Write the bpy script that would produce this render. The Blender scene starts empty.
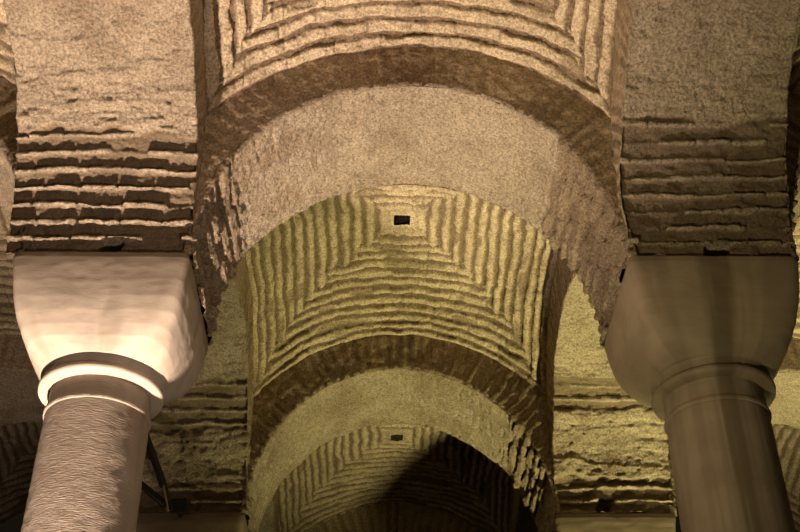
import bpy, math
import numpy as np
PI = math.pi
C = bpy.context.scene.collection
# ------------------------------------------------------------------ measures (metres; z = 0 is eye height)
CAM_X, PITCH, YAW, ROLL, FPX = -0.2328, 0.6321, 0.0200, -0.0072, 1193.45
A0 = 2.4          # half the column spacing across the aisle
ROW1 = 8.19       # first row of columns ahead of the camera
L = 4.80          # spacing along the aisle
HS = 5.62         # top of the capitals
W = 1.335         # width of the arches
SI = A0 - W / 2
RISE_X = 1.853      # rise of the arches
T = 0.49          # depth of the arch ring
FLOOR = -1.6

# ------------------------------------------------------------------ camera
cam = bpy.data.cameras.new('camera')
cam.sensor_width = 36.0
cam.lens = FPX * 36.0 / 800.0
cam.clip_start = 0.05
co = bpy.data.objects.new('camera', cam)
C.objects.link(co)
co.location = (CAM_X, 0, 0)
from mathutils import Matrix
co.rotation_euler = (Matrix.Rotation(-YAW, 3, 'Z') @ Matrix.Rotation(PI / 2 + PITCH, 3, 'X') @ Matrix.Rotation(ROLL, 3, 'Z')).to_euler()
bpy.context.scene.camera = co

# ------------------------------------------------------------------ world, lamps, exposure
w = bpy.data.worlds.new('cellar_air')
bpy.context.scene.world = w
w.use_nodes = True
w.node_tree.nodes['Background'].inputs[0].default_value = (1.0, 0.72, 0.42, 1)
w.node_tree.nodes['Background'].inputs[1].default_value = 0.006
vs = bpy.context.scene.view_settings
vs.view_transform = 'Standard'; vs.look = 'None'; vs.gamma = 1; vs.use_curve_mapping = False
vs.exposure = 0.3

def lamp(name, loc, target, power, col, size=70, blend=0.6, rad=0.07):
    l = bpy.data.lights.new(name, 'SPOT')
    l.energy = power; l.color = col; l.spot_size = math.radians(size); l.spot_blend = blend; l.shadow_soft_size = rad
    o = bpy.data.objects.new(name, l)
    C.objects.link(o)
    o.location = loc
    d = np.array(target, float) - np.array(loc, float)
    from mathutils import Vector
    o.rotation_euler = Vector(d).to_track_quat('-Z', 'Y').to_euler()
    return o
PINK = (1.0, 0.75, 0.56)
YEL = (0.94, 0.83, 0.37)
OLV = (1.0, 0.82, 0.42)
R2 = ROW1 + L
R0 = ROW1 - L
# pinkish floodlight at the foot of the left column, camera side
lamp('floodlight_beam', (-2.66, ROW1 - 1.08, FLOOR + 0.25), (-2.0, ROW1 - 1.25, 7.0), 5900, PINK, 68, 1.0)
# yellow floodlight at the foot of the right column of the second row
lamp('floodlight_beam', (2.53, R2 - 1.08, FLOOR + 0.25), (2.1, R2 - 0.6, 7.0), 3600, YEL, 74, 1.0)
# the same pair one bay nearer, behind the camera's shoulders
lamp('floodlight_beam', (2.6, R0 - 1.3, FLOOR + 0.25), (0.6, R0 + 3.2, 7.0), 1300, PINK, 85, 1.0)
lamp('floodlight_beam', (-2.6, R0 - 1.3, FLOOR + 0.25), (0.4, R0 + 3.2, 8.0), 1250, OLV, 80, 1.0)
# side aisles
lamp('floodlight_beam', (-6.2, ROW1 + 1.0, FLOOR + 0.25), (-5.4, ROW1 + 2.0, 7.0), 550, PINK, 62, 0.8)
lamp('floodlight_beam', (6.0, ROW1 + 2.0, FLOOR + 0.25), (5.2, ROW1 + 2.2, 7.0), 1700, YEL, 62, 0.8)

# ------------------------------------------------------------------ noise
def h3(ix, iy, iz, s):
    n = (ix.astype(np.int64) * 374761393 + iy.astype(np.int64) * 668265263 + iz.astype(np.int64) * 2147483647 + s * 1274126177) & 0xffffffff
    n = ((n ^ (n >> 13)) * 1274126177) & 0xffffffff
    n = ((n ^ (n >> 16)) * 2246822519) & 0xffffffff
    return ((n ^ (n >> 15)) & 0xffff) / 65535.0 * 2 - 1
def vn(x, y, z, s=0):
    x, y, z = np.broadcast_arrays(np.asarray(x, float), np.asarray(y, float), np.asarray(z, float))
    fx, fy, fz = np.floor(x), np.floor(y), np.floor(z)
    tx, ty, tz = x - fx, y - fy, z - fz
    tx = tx * tx * (3 - 2 * tx); ty = ty * ty * (3 - 2 * ty); tz = tz * tz * (3 - 2 * tz)
    r = 0
    for i in (0, 1):
        for j in (0, 1):
            for k in (0, 1):
                r = r + h3(fx + i, fy + j, fz + k, s) * (tx if i else 1 - tx) * (ty if j else 1 - ty) * (tz if k else 1 - tz)
    return r
def fbm(x, y, z, s=0, o=4, g=0.5):
    r = 0; a = 1; f = 1
    for i in range(o):
        r = r + a * vn(x * f, y * f, z * f, s + i * 7); a *= g; f *= 2.03
    return r
def sst(a, b, x):
    t = np.clip((x - a) / (b - a), 0, 1)
    return t * t * (3 - 2 * t)

def warp(P):
    """the masonry is out of true: one field of displacement for all of it, so neighbours stay joined"""
    x, y, z = P[..., 0], P[..., 1], P[..., 2]
    q = P.copy()
    for c in range(3):
        q[..., c] += 0.022 * vn(x / 0.9, y / 0.9, z / 0.9, 11 + c) + 0.009 * vn(x / 0.22, y / 0.22, z / 0.22, 31 + c) \
            + 0.006 * vn(x / 0.07, y / 0.07, z / 0.07, 51 + c) + 0.0035 * vn(x / 0.03, y / 0.03, z / 0.03, 71 + c)
    return q

# ------------------------------------------------------------------ materials
def masonry(name, plaster, brick, dark, grain=1.0, bump=0.5, blotch=0.55):
    m = bpy.data.materials.new(name); m.use_nodes = True
    nt = m.node_tree; N = nt.nodes; K = nt.links
    b = N['Principled BSDF']; b.inputs['Roughness'].default_value = 0.92
    b.inputs['Specular IOR Level'].default_value = 0.15
    tc = N.new('ShaderNodeTexCoord')
    at = N.new('ShaderNodeAttribute'); at.attribute_name = 'brick'
    st = N.new('ShaderNodeAttribute'); st.attribute_name = 'stain'  # on arches this carries dark mortar and painted recess shade
    def noise(sc, det, rough=0.6):
        n = N.new('ShaderNodeTexNoise'); n.inputs['Scale'].default_value = sc; n.inputs['Detail'].default_value = det
        n.inputs['Roughness'].default_value = rough; K.new(tc.outputs['Object'], n.inputs['Vector']); return n
    def mix(f, a, c, typ='MIX'):
        x = N.new('ShaderNodeMix'); x.data_type = 'RGBA'; x.blend_type = typ
        if isinstance(f, (int, float)): x.inputs[0].default_value = f
        else: K.new(f, x.inputs[0])
        for i, v in ((6, a), (7, c)):
            if isinstance(v, tuple): x.inputs[i].default_value = v + (1,)
            else: K.new(v, x.inputs[i])
        return x.outputs[2]
    def ramp(src, p0, p1):
        r = N.new('ShaderNodeMapRange'); r.inputs[1].default_value = p0; r.inputs[2].default_value = p1
        K.new(src, r.inputs[0]); return r.outputs[0]
    n1 = noise(2.1, 6); n2 = noise(11, 5, 0.7); n3 = noise(46 * grain, 4, 0.8)
    c = mix(at.outputs['Fac'], plaster, brick)
    c = mix(ramp(n1.outputs['Fac'], 0.42, 0.72), c, mix(0.5, c, dark))
    c = mix(ramp(n2.outputs['Fac'], 0.55, 0.8), c, mix(blotch, c, dark))
    g = mix(ramp(n3.outputs['Fac'], 0.36, 0.62), (0.44, 0.43, 0.41), (1.32, 1.29, 1.25))
    c = mix(1.0, c, g, 'MULTIPLY')
    c = mix(st.outputs['Fac'], c, dark)
    K.new(c, b.inputs['Base Color'])
    bp = N.new('ShaderNodeBump'); bp.inputs['Strength'].default_value = bump; bp.inputs['Distance'].default_value = 0.03
    ad = N.new('ShaderNodeMath'); ad.operation = 'ADD'
    n4 = noise(38 * grain, 6, 0.75)
    K.new(n4.outputs['Fac'], ad.inputs[0]); K.new(n3.outputs['Fac'], ad.inputs[1])
    K.new(ad.outputs[0], bp.inputs['Height']); K.new(bp.outputs[0], b.inputs['Normal'])
    return m
M_SOFFIT = masonry('rough_plaster', (0.48, 0.405, 0.31), (0.32, 0.245, 0.17), (0.20, 0.155, 0.105), 0.95, 1.0)
M_RING = masonry('ring_brick', (0.36, 0.285, 0.20), (0.19, 0.145, 0.10), (0.12, 0.095, 0.065), 1.0, 0.2, 0.2)
M_VAULT = masonry('vault_brick', (0.56, 0.47, 0.34), (0.20, 0.145, 0.10), (0.20, 0.15, 0.10), 1.0, 0.6)
M_DARK = masonry('vent_brick', (0.10, 0.08, 0.06), (0.08, 0.06, 0.04), (0.04, 0.03, 0.02))

def stone(name, base, dark, streak=(3, 3, 60), bump=0.5, dist=0.01):
    m = bpy.data.materials.new(name); m.use_nodes = True
    nt = m.node_tree; N = nt.nodes; K = nt.links
    b = N['Principled BSDF']; b.inputs['Roughness'].default_value = 0.6
    b.inputs['Specular IOR Level'].default_value = 0.3
    tc = N.new('ShaderNodeTexCoord'); mp = N.new('ShaderNodeMapping'); mp.inputs['Scale'].default_value = streak
    K.new(tc.outputs['Object'], mp.inputs['Vector'])
    n = N.new('ShaderNodeTexNoise'); n.inputs['Scale'].default_value = 1.0; n.inputs['Detail'].default_value = 5
    n.inputs['Roughness'].default_value = 0.65; K.new(mp.outputs[0], n.inputs['Vector'])
    n2 = N.new('ShaderNodeTexNoise'); n2.inputs['Scale'].default_value = 4; n2.inputs['Detail'].default_value = 7
    K.new(tc.outputs['Object'], n2.inputs['Vector'])
    at = N.new('ShaderNodeAttribute'); at.attribute_name = 'stain'  # stains, plus shade painted on the upper capitals
    def mx(f, a, c):
        x = N.new('ShaderNodeMix'); x.data_type = 'RGBA'; K.new(f, x.inputs[0])
        for i, v in ((6, a), (7, c)):
            if isinstance(v, tuple): x.inputs[i].default_value = v + (1,)
            else: K.new(v, x.inputs[i])
        return x.outputs[2]
    r = N.new('ShaderNodeMapRange'); r.inputs[1].default_value = 0.4; r.inputs[2].default_value = 0.75
    K.new(n2.outputs['Fac'], r.inputs[0])
    mid = tuple(0.62 * u + 0.38 * v for u, v in zip(base, dark))
    c = mx(r.outputs[0], base, mid)
    c = mx(at.outputs['Fac'], c, dark)
    K.new(c, b.inputs['Base Color'])
    bp = N.new('ShaderNodeBump'); bp.inputs['Strength'].default_value = bump; bp.inputs['Distance'].default_value = dist
    K.new(n.outputs['Fac'], bp.inputs['Height']); K.new(bp.outputs[0], b.inputs['Normal'])
    return m
M_CAP = stone('pale_marble', (0.42, 0.365, 0.31), (0.15, 0.115, 0.08), (22, 22, 60), 0.3, 0.005)
M_CAPB = stone('brown_marble', (0.33, 0.265, 0.195), (0.13, 0.10, 0.065), (14, 14, 40), 0.4, 0.006)
M_SHAFT = stone('tooled_marble', (0.36, 0.30, 0.25), (0.17, 0.13, 0.09), (20, 20, 95), 1.0, 0.014)
M_SMOOTH = stone('smooth_marble', (0.40, 0.33, 0.27), (0.17, 0.13, 0.09), (30, 30, 12), 0.3, 0.004)
def plain(name, col, rough=0.5, metal=0.0):
    m = bpy.data.materials.new(name); m.use_nodes = True
    nt = m.node_tree; b = nt.nodes['Principled BSDF']
    n = nt.nodes.new('ShaderNodeTexNoise'); n.inputs['Scale'].default_value = 30
    x = nt.nodes.new('ShaderNodeMix'); x.data_type = 'RGBA'
    x.inputs[6].default_value = tuple(c * 0.8 for c in col) + (1,); x.inputs[7].default_value = tuple(c * 1.2 for c in col) + (1,)
    nt.links.new(n.outputs['Fac'], x.inputs[0]); nt.links.new(x.outputs[2], b.inputs['Base Color'])
    b.inputs['Roughness'].default_value = rough; b.inputs['Metallic'].default_value = metal
    return m
M_STEEL = plain('black_steel', (0.03, 0.026, 0.022), 0.45, 0.6)
M_BRASS = plain('yellow_metal', (0.32, 0.26, 0.10), 0.5, 0.3)
M_FLOOR = masonry('wet_floor', (0.12, 0.10, 0.08), (0.12, 0.10, 0.08), (0.05, 0.04, 0.03))

# ------------------------------------------------------------------ mesh helpers
def link(name, me, mat, parent=None):
    o = bpy.data.objects.new(name, me); C.objects.link(o)
    if mat: me.materials.append(mat)
    if parent: o.parent = parent
    return o
def raw(name, V, F, mat, parent=None, smooth=False, attrs=None):
    me = bpy.data.meshes.new(name)
    V = np.asarray(V, np.float32); F = np.asarray(F, np.int32)
    me.vertices.add(len(V)); me.vertices.foreach_set('co', V.ravel())
    me.loops.add(F.size); me.loops.foreach_set('vertex_index', F.ravel())
    me.polygons.add(len(F)); k = F.shape[1]
    me.polygons.foreach_set('loop_start', np.arange(0, F.size, k, dtype=np.int32))
    me.polygons.foreach_set('loop_total', np.full(len(F), k, np.int32))
    me.polygons.foreach_set('use_smooth', np.full(len(F), smooth, bool))
    for n, a in (attrs or {}).items():
        at = me.attributes.new(n, 'FLOAT', 'POINT'); at.data.foreach_set('value', np.asarray(a, np.float32).ravel())
    me.update(); me.validate()
    return link(name, me, mat, parent)
def grid_faces(nu, nv, wrap=False, keep=None, flip=False):
    i = np.arange(nu - 1)[:, None]; j = np.arange(nv - (0 if wrap else 1))[None, :]
    a = i * nv + j; b = i * nv + (j + 1) % nv; c = (i + 1) * nv + (j + 1) % nv; d = (i + 1) * nv + j
    F = np.stack([a, b, c, d], -1)
    if keep is not None: F = F[keep]
    F = F.reshape(-1, 4)
    return F[:, ::-1] if flip else F
def grid(name, P, mat, parent=None, attrs=None, wrap=False, keep=None, flip=False, smooth=True):
    nu, nv = P.shape[:2]
    return raw(name, P.reshape(-1, 3), grid_faces(nu, nv, wrap, keep, flip), mat, parent, smooth, attrs)
def thing(name, label, cat, loc=(0, 0, 0), group=None):
    o = bpy.data.objects.new(name, None); C.objects.link(o); o.location = loc
    o.empty_display_size = 0.3
    o['label'] = label; o['category'] = cat
    if group: o['group'] = group
    return o

# ------------------------------------------------------------------ setting
def slab(name, x0, x1, y0, y1, z0, z1, mat):
    V = [(x, y, z) for x in (x0, x1) for y in (y0, y1) for z in (z0, z1)]
    F = [(0, 1, 3, 2), (4, 6, 7, 5), (0, 4, 5, 1), (2, 3, 7, 6), (0, 2, 6, 4), (1, 5, 7, 3)]
    o = raw(name, V, F, mat); o['kind'] = 'structure'; return o
slab('floor', -8.5, 8.5, -2.5, 24.0, FLOOR - 0.2, FLOOR, M_FLOOR)

# ------------------------------------------------------------------ arches
def course_relief(s, n, n_off, pitch=0.145, seed=0, frac=0.38, ragged=0.010):
    """s along the courses' stacking direction, n along the brick. Returns (height 0..1, brick 0..1)"""
    s2 = s + ragged * vn(n * 2.2, s * 4, n_off, seed) + 0.005 * vn(n * 9, s * 9, n_off, seed + 1)
    k = np.floor(s2 / pitch); f = s2 / pitch - k
    bl = 0.30 + 0.06 * h3(k, k * 0, k * 0, seed + 2)
    nn = n / bl + h3(k, k * 0 + 3, k * 0, seed + 3) * 2
    kb = np.floor(nn); fb = nn - kb
    rb = h3(k, kb, k * 0, seed + 4)
    wd = frac * (1 + 0.30 * rb)
    e = 0.07
    prof = sst(0, e, f) * (1 - sst(wd, wd + e, f))
    joint = sst(0, 0.05, fb) * (1 - sst(0.95, 1.0, fb))
    miss = (h3(k, kb, k * 0 + 5, seed + 5) > 0.72) * 0.75
    lev = (0.72 + 0.28 * h3(k, kb, k * 0 + 9, seed + 6)) * (1 - miss)
    return prof * (0.25 + 0.75 * joint) * lev, prof * (1 - miss)

RA = SI                      # half span
RISE_Y = 1.60
def arch(axis, cx, cy, label, seed, res=0.014, courses=None, amp=1.0, notch=None, back_res=0.05, wide=0.0, rim=1.0):
    """axis 'x': spans across the aisle, centred on (cx, cy). axis 'y': spans along the aisle."""
    RISE = RISE_X if axis == 'x' else RISE_Y
    t = thing('brick_arch', label, 'arch', (cx, cy, HS), 'arches across the aisle' if axis == 'x' else 'arches along the row of columns')
    def place(s, d, z):      # span coordinate, depth coordinate, height above HS
        if axis == 'x': P = np.stack([cx + s, cy + d, HS + z], -1)
        else: P = np.stack([cx - d, cy + s, HS + z], -1)
        P = warp(P); P -= np.array([cx, cy, HS]); return P
    # even parameter along the curve
    aa = np.linspace(0, PI, 4001); X = RA * np.cos(aa); Z = RISE * np.sin(aa)
    ln = np.concatenate([[0], np.cumsum(np.hypot(np.diff(X), np.diff(Z)))])
    tot = ln[-1]
    nu = int(tot / res) + 1
    sarc = np.linspace(0, tot, nu); A = np.interp(sarc, ln, aa)
    nd = int(W / res) + 1
    d = np.linspace(-W / 2, W / 2 + wide, nd)
    AA, DD = np.meshgrid(A, d, indexing='ij'); SS, _ = np.meshgrid(sarc, d, indexing='ij')
    nx, nz = np.cos(AA) / RA, np.sin(AA) / RISE; nl = np.hypot(nx, nz); nx /= nl; nz /= nl
    h = np.zeros_like(AA); br = np.zeros_like(AA)
    mask = np.zeros_like(AA)
    cs = courses or [(0, 1.0)]
    for side in (0, 1):
        dist = SS if side == 0 else tot - SS
        for c in cs:
            a, b = c[0], c[1]
            if len(c) > 2 and c[2] != side: continue
            e = 0.05 * vn(DD * 2.5, side + a, seed, 5) + 0.03 * vn(DD * 9, side + a, seed, 6)
            mask = np.maximum(mask, sst(a - 0.03, a + 0.01, dist + e) * (1 - sst(b - 0.01, b + 0.04, dist + e)))
    distm = np.minimum(SS, tot - SS)
    r, bk = course_relief(distm + 0.03, DD + (SS > tot / 2) * 7.3, seed, 0.145, seed + 100, 0.24 if axis == 'y' else 0.58, 0.013)
    h += mask * (r * (0.055 if axis == 'y' else 0.075) * amp - 0.036)
    if axis == 'y': br += mask * (1.7 - 1.7 * sst(0.25, 0.7, bk))
    else: br += mask * np.where(bk > 0.4, 0.7, 1.0)
    mortar_shade = np.clip(br - 1.0, 0, 0.6) * mask  # pier recesses: dark mortar plus grazing-light shade put into the colour
    # plaster: lumps, pits, faint course lines showing through
    u, v = SS, DD
    pl = 0.012 * fbm(u * 2.6, v * 1.1, seed, 9, 3) + 0.0055 * fbm(u * 19, v * 16, seed, 19, 3, 0.85) - 0.020 * sst(0.45, 0.8, vn(u * 20, v * 13, seed, 20))
    if axis == 'y':
        cr = vn(u / 0.085 + 0.5 * vn(u * 2, v * 2.4, seed, 44), v * 1.5, seed, 45)
        pl += 0.016 * sst(0.15, 0.30, cr) - 0.012 * sst(-0.45, -0.60, cr)
    ghost = vn(u / 0.145 * 1.0, v * 1.1, seed, 77)
    pl += 0.006 * np.clip(ghost, -1, 0.2) - 0.012 * sst(0.45, 0.6, vn(u * 9, v * 2.2, seed, 41)) * sst(0.1, 0.5, vn(u * 1.5, v * 1.5, seed, 43))
    h += pl * (1 - 0.55 * mask)
    h += mask * 0.010 * fbm(u * 16, v * 10, seed, 29, 4, 0.65)
    br += (1 - mask) * 0.5 * sst(0.3, 0.8, fbm(u * 2.0, v * 3.0, seed, 61, 3))
    scar = sst(0.012, 0.004, np.abs(v - 0.25 * (u - tot * .55) - 0.12 + 0.03 * vn(u * 6, v * 0, seed, 91))) * sst(.28, .2, np.abs(u - tot * .45)) if axis == 'x' else 0 * u
    h -= 0.012 * scar * (1 - mask)
    if notch:
        for (side, d0, z0, wd, hh) in notch:
            dist = SS if side == 0 else tot - SS
            ins = sst(wd + 0.015, wd, np.abs(DD - d0 + 0.3 * (dist - z0))) * sst(hh + 0.02, hh, np.abs(dist - z0))
            h -= 0.16 * ins; br = br + ins * 0.5
    sx = (RA - h * 0 ) * np.cos(AA) - nx * h; sz = RISE * np.sin(AA) - nz * h
    sz = np.maximum(sz, 0.0)
    # closing lip on either edge
    def lip(a_s, a_d, a_z):
        z0 = lambda arr, j, base: base[:, j:j + 1]
        bs = RA * np.cos(AA); bz = RISE * np.sin(AA)
        out = lambda arr, base: np.concatenate([base[:, :1], arr, base[:, -1:]], 1)
        bs2 = bs + nx * 0.05; bz2 = bz + nz * 0.05
        return out(a_s, bs2), np.concatenate([a_d[:, :1], a_d, a_d[:, -1:]], 1), out(a_z, bz2)
    S, D, Zz = lip(sx, DD, sz)
    padf = lambda x: np.concatenate([x[:, :1], x, x[:, -1:]], 1)
    grid('plastered_soffit', place(S, D, Zz), M_SOFFIT, t, {'brick': padf(np.clip(br, 0, 1)), 'stain': padf(np.clip(mortar_shade, 0, 1))}, flip=(axis == 'y'))
    # ring faces
    for sgn, nm in ((-1, 'voussoir_face'), (1, 'voussoir_face')):
        fine = res if (axis == 'y' or sgn < 0) else back_res
        nr = int(tot / fine) + 1; s1 = np.linspace(0, tot, nr); A1 = np.interp(s1, ln, aa)
        ix, iz = RA * np.cos(A1), RISE * np.sin(A1)
        ex, ez = (RA + T + 0.05) * np.cos(A1), (RISE_X + T + 0.05) * np.sin(A1)
        lim = SI
        k = np.where(np.abs(ex) > lim, (lim - np.abs(ix)) / np.maximum(np.abs(ex) - np.abs(ix), 1e-6), 1.0)
        k = np.clip(k, 0, 1); ox = ix + (ex - ix) * k; oz = iz + (ez - iz) * k
        nv = max(3, int((RISE_X - RISE + T + 0.05) / fine) + 1); vv = np.linspace(0, 1, nv)
        X1 = ix[:, None] + (ox - ix)[:, None] * vv; Z1 = iz[:, None] + (oz - iz)[:, None] * vv
        S1 = np.repeat(s1[:, None], nv, 1); V1 = np.hypot(X1 - ix[:, None], Z1 - iz[:, None])
        ph = S1 / 0.115 + 0.25 * vn(V1 * 5, S1 * 2, seed, 83) + 0.2 * vn(S1 * 1.7, V1 * 2, seed, 84)
        f = ph - np.floor(ph); kk = np.floor(ph)
        on = 0.45 + 0.55 * sst(-0.3, 0.4, vn(S1 * 1.3, V1 * 3, seed, 85))
        rel = sst(0, 0.18, f) * (1 - sst(0.5, 0.68, f)) * (0.7 + 0.3 * h3(kk, kk * 0, kk * 0, seed + 9)) * on
        hh = 0.014 * rel + 0.0018 * fbm(S1 * 14, V1 * 7, seed, 86, 4, 0.75)
        fade = sst(0, 0.02, V1)
        hh = hh * fade - 0.004
        D1 = sgn * (W / 2) + (wide if sgn > 0 else 0) + sgn * hh * rim
        grid(nm, place(X1, D1, Z1), M_RING, t, {'brick': rel, 'stain': 0 * rel}, flip=(sgn > 0) ^ (axis == 'y'))
    return t

# ------------------------------------------------------------------ vaults
RE = RA + T; HE = RISE_X + T
def ecurve(x): return HE * np.sqrt(np.maximum(0, 1 - (x / RE) ** 2))
ES = ecurve(np.array(SI)); 
def vault(cx, cy, label, seed, crown=8.43, res=0.016, amp=1.0, pitch=0.148, vent=True, crisp=False):
    t = thing('brick_vault', label, 'vault', (cx, cy, HS), 'vaults over the bays')
    umax = RE * math.asin(SI / RE)
    n = int(2 * umax / res) + 1
    u = np.linspace(-umax, umax, n)
    U, V = np.meshgrid(u, u, indexing='ij')
    X, Y = RE * np.sin(U / RE), RE * np.sin(V / RE)
    rr = HE - ES; K = 2 * rr - (crown - HS - ES)
    def zf(x, y):
        a = (ecurve(x) - ES) / rr; b = (ecurve(y) - ES) / rr
        return ES + rr * (a + b) - K * a * b
    Z = zf(X, Y)
    e = 1e-3
    gx = (zf(X + e, Y) - zf(X - e, Y)) / (2 * e); gy = (zf(X, Y + e) - zf(X, Y - e)) / (2 * e)
    nrm = np.stack([gx, gy, -np.ones_like(gx)], -1); nrm /= np.linalg.norm(nrm, axis=-1, keepdims=True)
    au, av = np.abs(U), np.abs(V)
    wob = 0.022 * vn(U * 2.5, V * 2.5, seed, 3) + 0.013 * vn(U * 8, V * 8, seed, 4) + 0.006 * vn(U * 22, V * 22, seed, 5)
    # courses mitre raggedly on the diagonals
    k0 = np.floor((np.maximum(au, av) + wob) / pitch)
    jag = 0.055 * np.where(k0 % 2 == 0, 1, -1) + 0.03 * vn(k0 * 3.3, np.sign(U) + 2 * np.sign(V), seed, 8)
    side = au + jag > av
    m = np.where(side, au, av) + wob
    nn = np.where(side, V, U) + np.where(side, np.sign(U) * 11, np.sign(V) * 23)
    k = np.floor(m / pitch); f = m / pitch - k
    qd = np.where(side, np.sign(U) + 5, np.sign(V) + 9)
    nb = nn / (0.42 + 0.1 * h3(k, qd, k * 0, seed + 1)) + 3 * h3(k, qd, k * 0, seed + 2)
    kb = np.floor(nb); fb = nb - kb
    rb = h3(k, kb, qd, seed + 3); rb2 = h3(k, kb, qd, seed + 4)
    lo = 0.20 + 0.05 * rb; hi = 0.86 + 0.07 * rb2
    ridge = sst(lo - 0.12, lo + 0.16, f) * (1 - sst(hi - 0.20, hi + 0.06, f))
    if crisp: ridge = sst(lo - 0.04, lo + 0.06, f) * (1 - sst(hi - 0.04, hi + 0.06, f))
    jn = sst(0, 0.04, fb) * (1 - sst(0.96, 1, fb))
    gap = 0.45 + 0.55 * jn
    worn = 1 - 0.7 * sst(0.5, 0.7, vn(nn * 2.4, m * 6.5, seed, 12))
    lev = (0.8 + 0.25 * rb)
    hgt = ridge * gap * lev * worn
    hd = 0.052 * amp * hgt * (1 + 0.25 * vn(nn * 5, m * 7, seed, 13)) + 0.010 * fbm(U * 13, V * 13, seed, 14, 4, 0.66) + 0.010 * vn(U * 4.5, V * 4.5, seed, 16) - 0.012
    edge = np.minimum(umax - au, umax - av)
    hd = hd * sst(0, 0.04, edge)
    # frame round the vent
    vm = np.maximum(au, av)
    fr = sst(0.21, 0.195, vm)
    hd = hd * (1 - fr) + fr * (0.02 + 0.006 * vn(U * 20, V * 20, seed, 15))
    P = np.stack([X, Y, Z], -1) + nrm * hd[..., None]
    c = np.array([cx, cy, HS]); P = warp(P + c) - c
    br = (1 - np.clip(hgt * 1.7, 0, 1)) * (1 - fr * 0.6)
    keep = None
    if vent:
        cu = (u[:-1] + u[1:]) / 2
        CU, CV = np.meshgrid(cu, cu, indexing='ij')
        keep = ~((np.abs(CU) < 0.085) & (np.abs(CV) < 0.085))
    grid('vault_shell', P, M_VAULT, t, {'brick': br, 'stain': 0 * br}, keep=keep)
    if vent:
        zt = crown - HS
        q = 0.105; V8 = [(sx * q, sy * q, z) for z in (zt - 0.012, zt + 0.5) for sx, sy in ((-1, -1), (1, -1), (1, 1), (-1, 1))]
        F = [(0, 4, 5, 1), (1, 5, 6, 2), (2, 6, 7, 3), (3, 7, 4, 0), (4, 7, 6, 5)]
        raw('vent_shaft', V8, F, M_DARK, t)
    return t

# ------------------------------------------------------------------ columns
def revolve(name, prof, mat, parent, nth=128, stain=None, rough=0.0, seed=0, hw=None, strut=0):
    """prof rows: (z, radius, squareness 0..1)"""
    prof = np.array(prof, float); th = np.linspace(0, 2 * PI, nth, endpoint=False) + PI / nth
    # refine
    dz = np.hypot(np.diff(prof[:, 0]), np.diff(prof[:, 1])); l = np.concatenate([[0], np.cumsum(dz)])
    n = max(len(prof), int(l[-1] / 0.018)); s = np.unique(np.concatenate([l, np.linspace(0, l[-1], n)]))
    z = np.interp(s, l, prof[:, 0]); r = np.interp(s, l, prof[:, 1]); q = np.interp(s, l, prof[:, 2])
    TH = th[None, :]; e = 2.0 / (1 - np.clip(q, 0, 0.93))[:, None]
    R = r[:, None] / (np.abs(np.cos(TH)) ** e + np.abs(np.sin(TH)) ** e) ** (1 / e)
    if rough:
        R = R + rough * fbm(TH * 0 + np.cos(TH) * 6, np.sin(TH) * 6, z[:, None] * 9 , seed, 3) + rough * 0.6 * vn(np.cos(TH) * 9, np.sin(TH) * 9, z[:, None] * 45, seed + 4)
    P = np.stack([R * np.cos(TH), R * np.sin(TH), z[:, None] + 0 * TH], -1)
    st = np.zeros(P.shape[:2])
    if stain: st = stain(TH + 0 * R, z[:, None] + 0 * TH)
    return grid(name, P, mat, parent, {'stain': st}, wrap=True, flip=True)

def column(cx, cy, label, seed, stain=None, M_SHAFT=M_SHAFT, capw=1.0, M_CAP=M_CAP):
    t = thing('stone_column', label, 'column', (cx, cy, FLOOR), 'columns carrying the arches')
    H = HS - FLOOR
    cb = H - 0.93         # underside of the capital's moulding
    st = stain
    cap = [(H, 0.0, .93), (H, .672, .93), (H - .05, .676, .93), (H - .12, .668, .92), (H - .25, .655, .90), (H - .38, .637, .86), (H - .50, .610, .80),
           (H - .60, .578, .70), (H - .68, .545, .55), (H - .74, .508, .35), (H - .785, .474, .15), (H - .79, .460, .05), (H - .825, .456, 0), (cb + .07, .454, 0)]
    cap = [(z_, r_ * (1 + (capw - 1) * q_ / .93), q_) for z_, r_, q_ in cap]
    revolve('capital', cap, M_CAP, t, 160, st, 0.0028, seed)
    tor = [(cb + .075, .43, 0), (cb + .072, .456, 0), (cb + .06, .474, 0), (cb + .035, .484, 0), (cb + .012, .480, 0), (cb, .463, 0), (cb - .004, .43, 0), (cb - .002, .34, 0)]
    revolve('capital_moulding', tor, M_CAP, t, 128, st, 0.0015, seed + 1)
    ct = cb - .19
    nk = [(cb, .388, 0), (cb - .10, .391, 0), (ct + .03, .397, 0), (ct + .012, .409, 0), (ct, .411, 0), (ct - .012, .407, 0), (ct - .016, .388, 0)]
    revolve('shaft_collar', nk, M_SHAFT, t, 128, st, 0.002, seed + 2)
    sh = [(ct - .010, .38, 0), (ct - .02, .395, 0), (ct - 1.2, .405, 0), (ct - 2.6, .42, 0), (ct - 4.2, .44, 0), (.62, .465, 0), (.5, .49, 0), (.42, .50, 0)]
    revolve('shaft', sh, M_SHAFT, t, 160, st, 0.0018, seed + 3)
    bs = [(.42, .50, 0), (.40, .56, 0), (.35, .58, 0), (.30, .56, 0), (.28, .60, .3), (.27, .66, .93), (0.0, .66, .93), (0.0, 0.0, .93)]
    revolve('column_base', bs, M_SHAFT, t, 96, None, 0.003, seed + 4)
    return t

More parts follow.
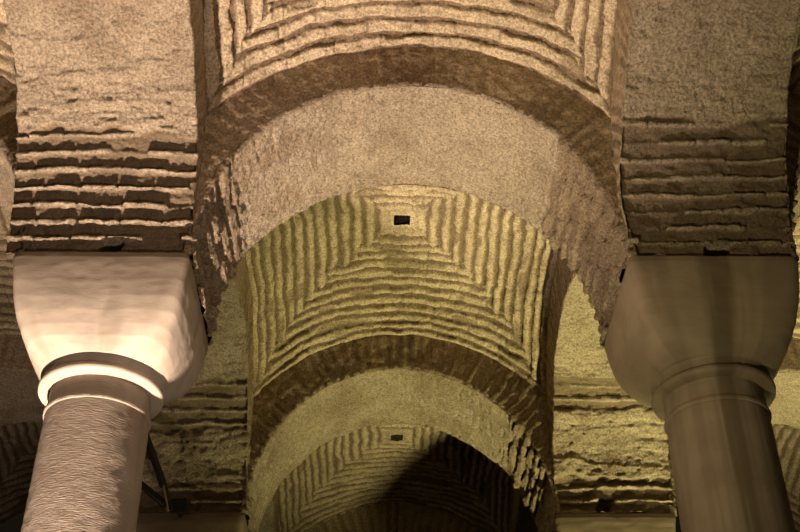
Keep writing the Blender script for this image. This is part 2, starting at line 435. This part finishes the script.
def stain_band(TH, Z):      # dark water stain down the camera side of the right-hand column
    a = (TH + PI / 2 + PI) % (2 * PI) - PI       # angle from -y
    x = np.sin(a)
    w_ = np.abs(x + 0.02 - 0.01 * Z * 0) - (0.16 + 0.03 * vn(Z * 3, 0, 0, 5))
    s = 0.55 * sst(0.05, -0.03, w_) * (np.cos(a) > 0)
    s += 0.30 * sst(0.0, 0.5, fbm(x * 9, Z * 0.5, 0, 8, 3))
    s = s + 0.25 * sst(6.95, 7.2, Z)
    return np.clip(s, 0, .85)
def stain_shade(TH, Z):  # random stains and dark top band, with upper-half shade painted into the colour
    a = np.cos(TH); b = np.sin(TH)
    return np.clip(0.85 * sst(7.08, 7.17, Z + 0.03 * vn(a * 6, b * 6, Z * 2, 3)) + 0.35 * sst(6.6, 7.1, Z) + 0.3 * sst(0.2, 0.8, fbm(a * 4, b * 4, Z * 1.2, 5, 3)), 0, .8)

# ------------------------------------------------------------------ assemble
column(-A0 - 0.02, ROW1, 'brightly lit pale marble column with block capital on the left of the aisle', 1, stain_shade, capw=1.02)
column(A0, ROW1, 'dim brown marble column with a dark stain stripe down its capital, on the right', 2, stain_band, M_SMOOTH, 1.0, M_CAPB)
column(-A0, R2, 'column standing in the row behind the brightly lit left column', 3, stain_shade, M_SMOOTH, 1.0, M_CAPB)
column(A0, R2, 'column in the second row behind the dim right column, its capital under bright yellow masonry', 4, stain_shade, M_SMOOTH, 1.0, M_CAPB)

K_TRANS = [(0, 0.98)]
arch('x', 0, ROW1, 'nearest wide arch over the aisle with a pinkish plastered underside', 21, 0.0125, [(0, 1.30, 0), (0, 0.98, 1)], 1.25)
arch('x', 0, R2, 'second arch over the aisle, dark ring above a yellow plastered underside', 22, 0.015, [(0.5, 1.3, 0), (0, .3, 1)])
arch('x', 0, R2 + L, 'farthest arch over the aisle, seen only at the bottom edge', 23, 0.018, rim=3.5)
arch('x', -2 * A0, ROW1, 'shadowed arch across the left side aisle at the left edge beside the bright pier', 24, 0.02)
arch('x', -2 * A0, R2, 'dark arch across the left side aisle low behind the left column shaft', 25, 0.022)
arch('x', 2 * A0, ROW1, 'arch across the right side aisle at the right edge beside the dim pier', 26, 0.022)
arch('x', 2 * A0, R2, 'arch across the right side aisle behind the right column shaft', 27, 0.022)

arch('y', -A0, ROW1 - L / 2, 'pier and arch rising over the bright left capital with pale brick courses below plaster', 31, 0.0125, [(0, 1.03, 0)], 1.15,
     [(0, -0.04, 0.07, 0.07, 0.055)], wide=0.10)
arch('y', A0, ROW1 - L / 2, 'dim olive pier and arch rising over the stained right capital', 32, 0.0125, [(0, 1.15, 0)], 1.15,
     [(0, -0.03, 0.06, 0.09, 0.06)])
arch('y', -A0, ROW1 + L / 2, 'dim brown arch flank between the left column and the vault behind it', 33, 0.016, [(0, .3, 0), (.95, 1.5, 0)], wide=0.10)
arch('y', A0, ROW1 + L / 2, 'bright yellow arch flank beside the shaft of the right column', 34, 0.014, [(0, .38, 0), (1.20, 1.62, 0)], 1.0,
     [(0, 0.1, 0.09, 0.08, 0.07)])

vault(0, ROW1 - L / 2, 'nearest vault at the top edge with cream concentric brick courses', 41, 8.43, 0.0125, 0.9, 0.165, crisp=True)
vault(0, ROW1 + L / 2, 'yellow green vault with square courses around a small dark vent', 42, 8.43, 0.014, 1.0, 0.145)
vault(0, R2 + L / 2, 'far vault half lost in black shadow behind the second arch', 43, 8.22, 0.018, 0.8, 0.13)
arch('y', -A0, R2 + L / 2, 'arch flank at the left of the far shadowed vault', 35, 0.02)
arch('y', A0, R2 + L / 2, 'black shadowed arch flank at the right of the far vault', 36, 0.02)
vault(-2 * A0, R2 + L / 2, 'dark vault of the left side aisle low at the left edge behind the column shaft', 48, 8.43, 0.024)
vault(2 * A0, R2 + L / 2, 'dark vault of the right side aisle low at the right edge behind the column shaft', 49, 8.43, 0.024)
column(-A0, R0, 'column nearest to the viewer on the left, outside the frame', 5, stain_shade)
column(A0, R0, 'column nearest to the viewer on the right, outside the frame', 6, stain_shade)
vault(-2 * A0, ROW1 - L / 2, 'vault of the left side aisle at the top left corner', 44, 8.43, 0.022)
vault(-2 * A0, ROW1 + L / 2, 'herringbone vault of the left side aisle seen left of the bright capital', 45, 8.43, 0.020)
vault(2 * A0, ROW1 - L / 2, 'vault of the right side aisle at the top right corner', 46, 8.43, 0.024)
vault(2 * A0, ROW1 + L / 2, 'vault of the right side aisle seen right of the stained capital', 47, 8.43, 0.022)

# ------------------------------------------------------------------ steel strut and floodlight at the second left pier
def tube(name, a, b, r, mat, parent, n=16, r2=None):
    a = np.array(a, float); b = np.array(b, float); d = b - a; ln = np.linalg.norm(d); d /= ln
    u = np.cross(d, (0, 0, 1.0)); u /= np.linalg.norm(u); v = np.cross(d, u)
    th = np.linspace(0, 2 * PI, n, endpoint=False)
    r2 = r if r2 is None else r2
    rows = [(0, r * 0.01), (0, r * 0.9), (0.01, r), (ln - 0.01, r2), (ln, r2 * 0.9), (ln, r2 * 0.01)]
    P = np.array([[a + d * s + (u * math.cos(t_) + v * math.sin(t_)) * q for t_ in th] for s, q in rows])
    return grid(name, P, mat, parent, wrap=True, smooth=True)

t = thing('steel_brace', 'dark steel tubes leaning beside the left column shaft', 'brace', (-2.5, 12.1, 5.5))
o0 = np.array((-2.5, 12.1, 5.5))
tube('black_tube', np.array((-3.02, 11.80, 6.75)) - o0, np.array((-2.60, 11.98, 5.80)) - o0, 0.042, M_STEEL, t)
tube('black_tube', np.array((-3.20, 12.02, 6.10)) - o0, np.array((-2.57, 12.06, 5.60)) - o0, 0.040, M_STEEL, t)
tube('tube_clamp', np.array((-2.615, 11.975, 5.83)) - o0, np.array((-2.590, 11.985, 5.775)) - o0, 0.045, M_STEEL, t)
tube('yellow_rod', np.array((-2.60, 11.97, 5.80)) - o0, np.array((-2.515, 12.02, 5.50)) - o0, 0.011, M_BRASS, t)
tube('black_rod', np.array((-2.59, 12.0, 5.80)) - o0, np.array((-2.49, 12.05, 5.52)) - o0, 0.028, M_STEEL, t)

def box_bevel(name, c, d, bev, mat, parent, tilt=0.0):
    import bmesh
    bm = bmesh.new(); bmesh.ops.create_cube(bm, size=1)
    for v in bm.verts: v.co = (v.co.x * d[0], v.co.y * d[1], v.co.z * d[2])
    bmesh.ops.bevel(bm, geom=bm.edges[:], offset=bev, segments=3, affect='EDGES', profile=0.6)
    bmesh.ops.rotate(bm, verts=bm.verts, cent=(0, 0, 0), matrix=Matrix.Rotation(tilt, 3, 'X'))
    bmesh.ops.translate(bm, verts=bm.verts, vec=c)
    me = bpy.data.meshes.new(name); bm.to_mesh(me); bm.free(); return link(name, me, mat, parent)
t = thing('floodlight', 'small dark floodlight housing at the lower end of the steel tubes', 'floodlight', (-2.43, 12.1, 5.60))
box_bevel('housing', (0, 0, 0), (0.20, 0.13, 0.15), 0.015, M_STEEL, t, 0.3)
box_bevel('lens', (0, -0.072, -0.02), (0.16, 0.012, 0.11), 0.004, M_STEEL, t, 0.3)
tube('lamp_ring', (-0.125, -0.01, -0.03), (-0.095, -0.01, -0.03), 0.035, M_BRASS, t)
box_bevel('mounting_bracket', (0.0, 0.14, -0.02), (0.05, 0.19, 0.03), 0.006, M_STEEL, t)
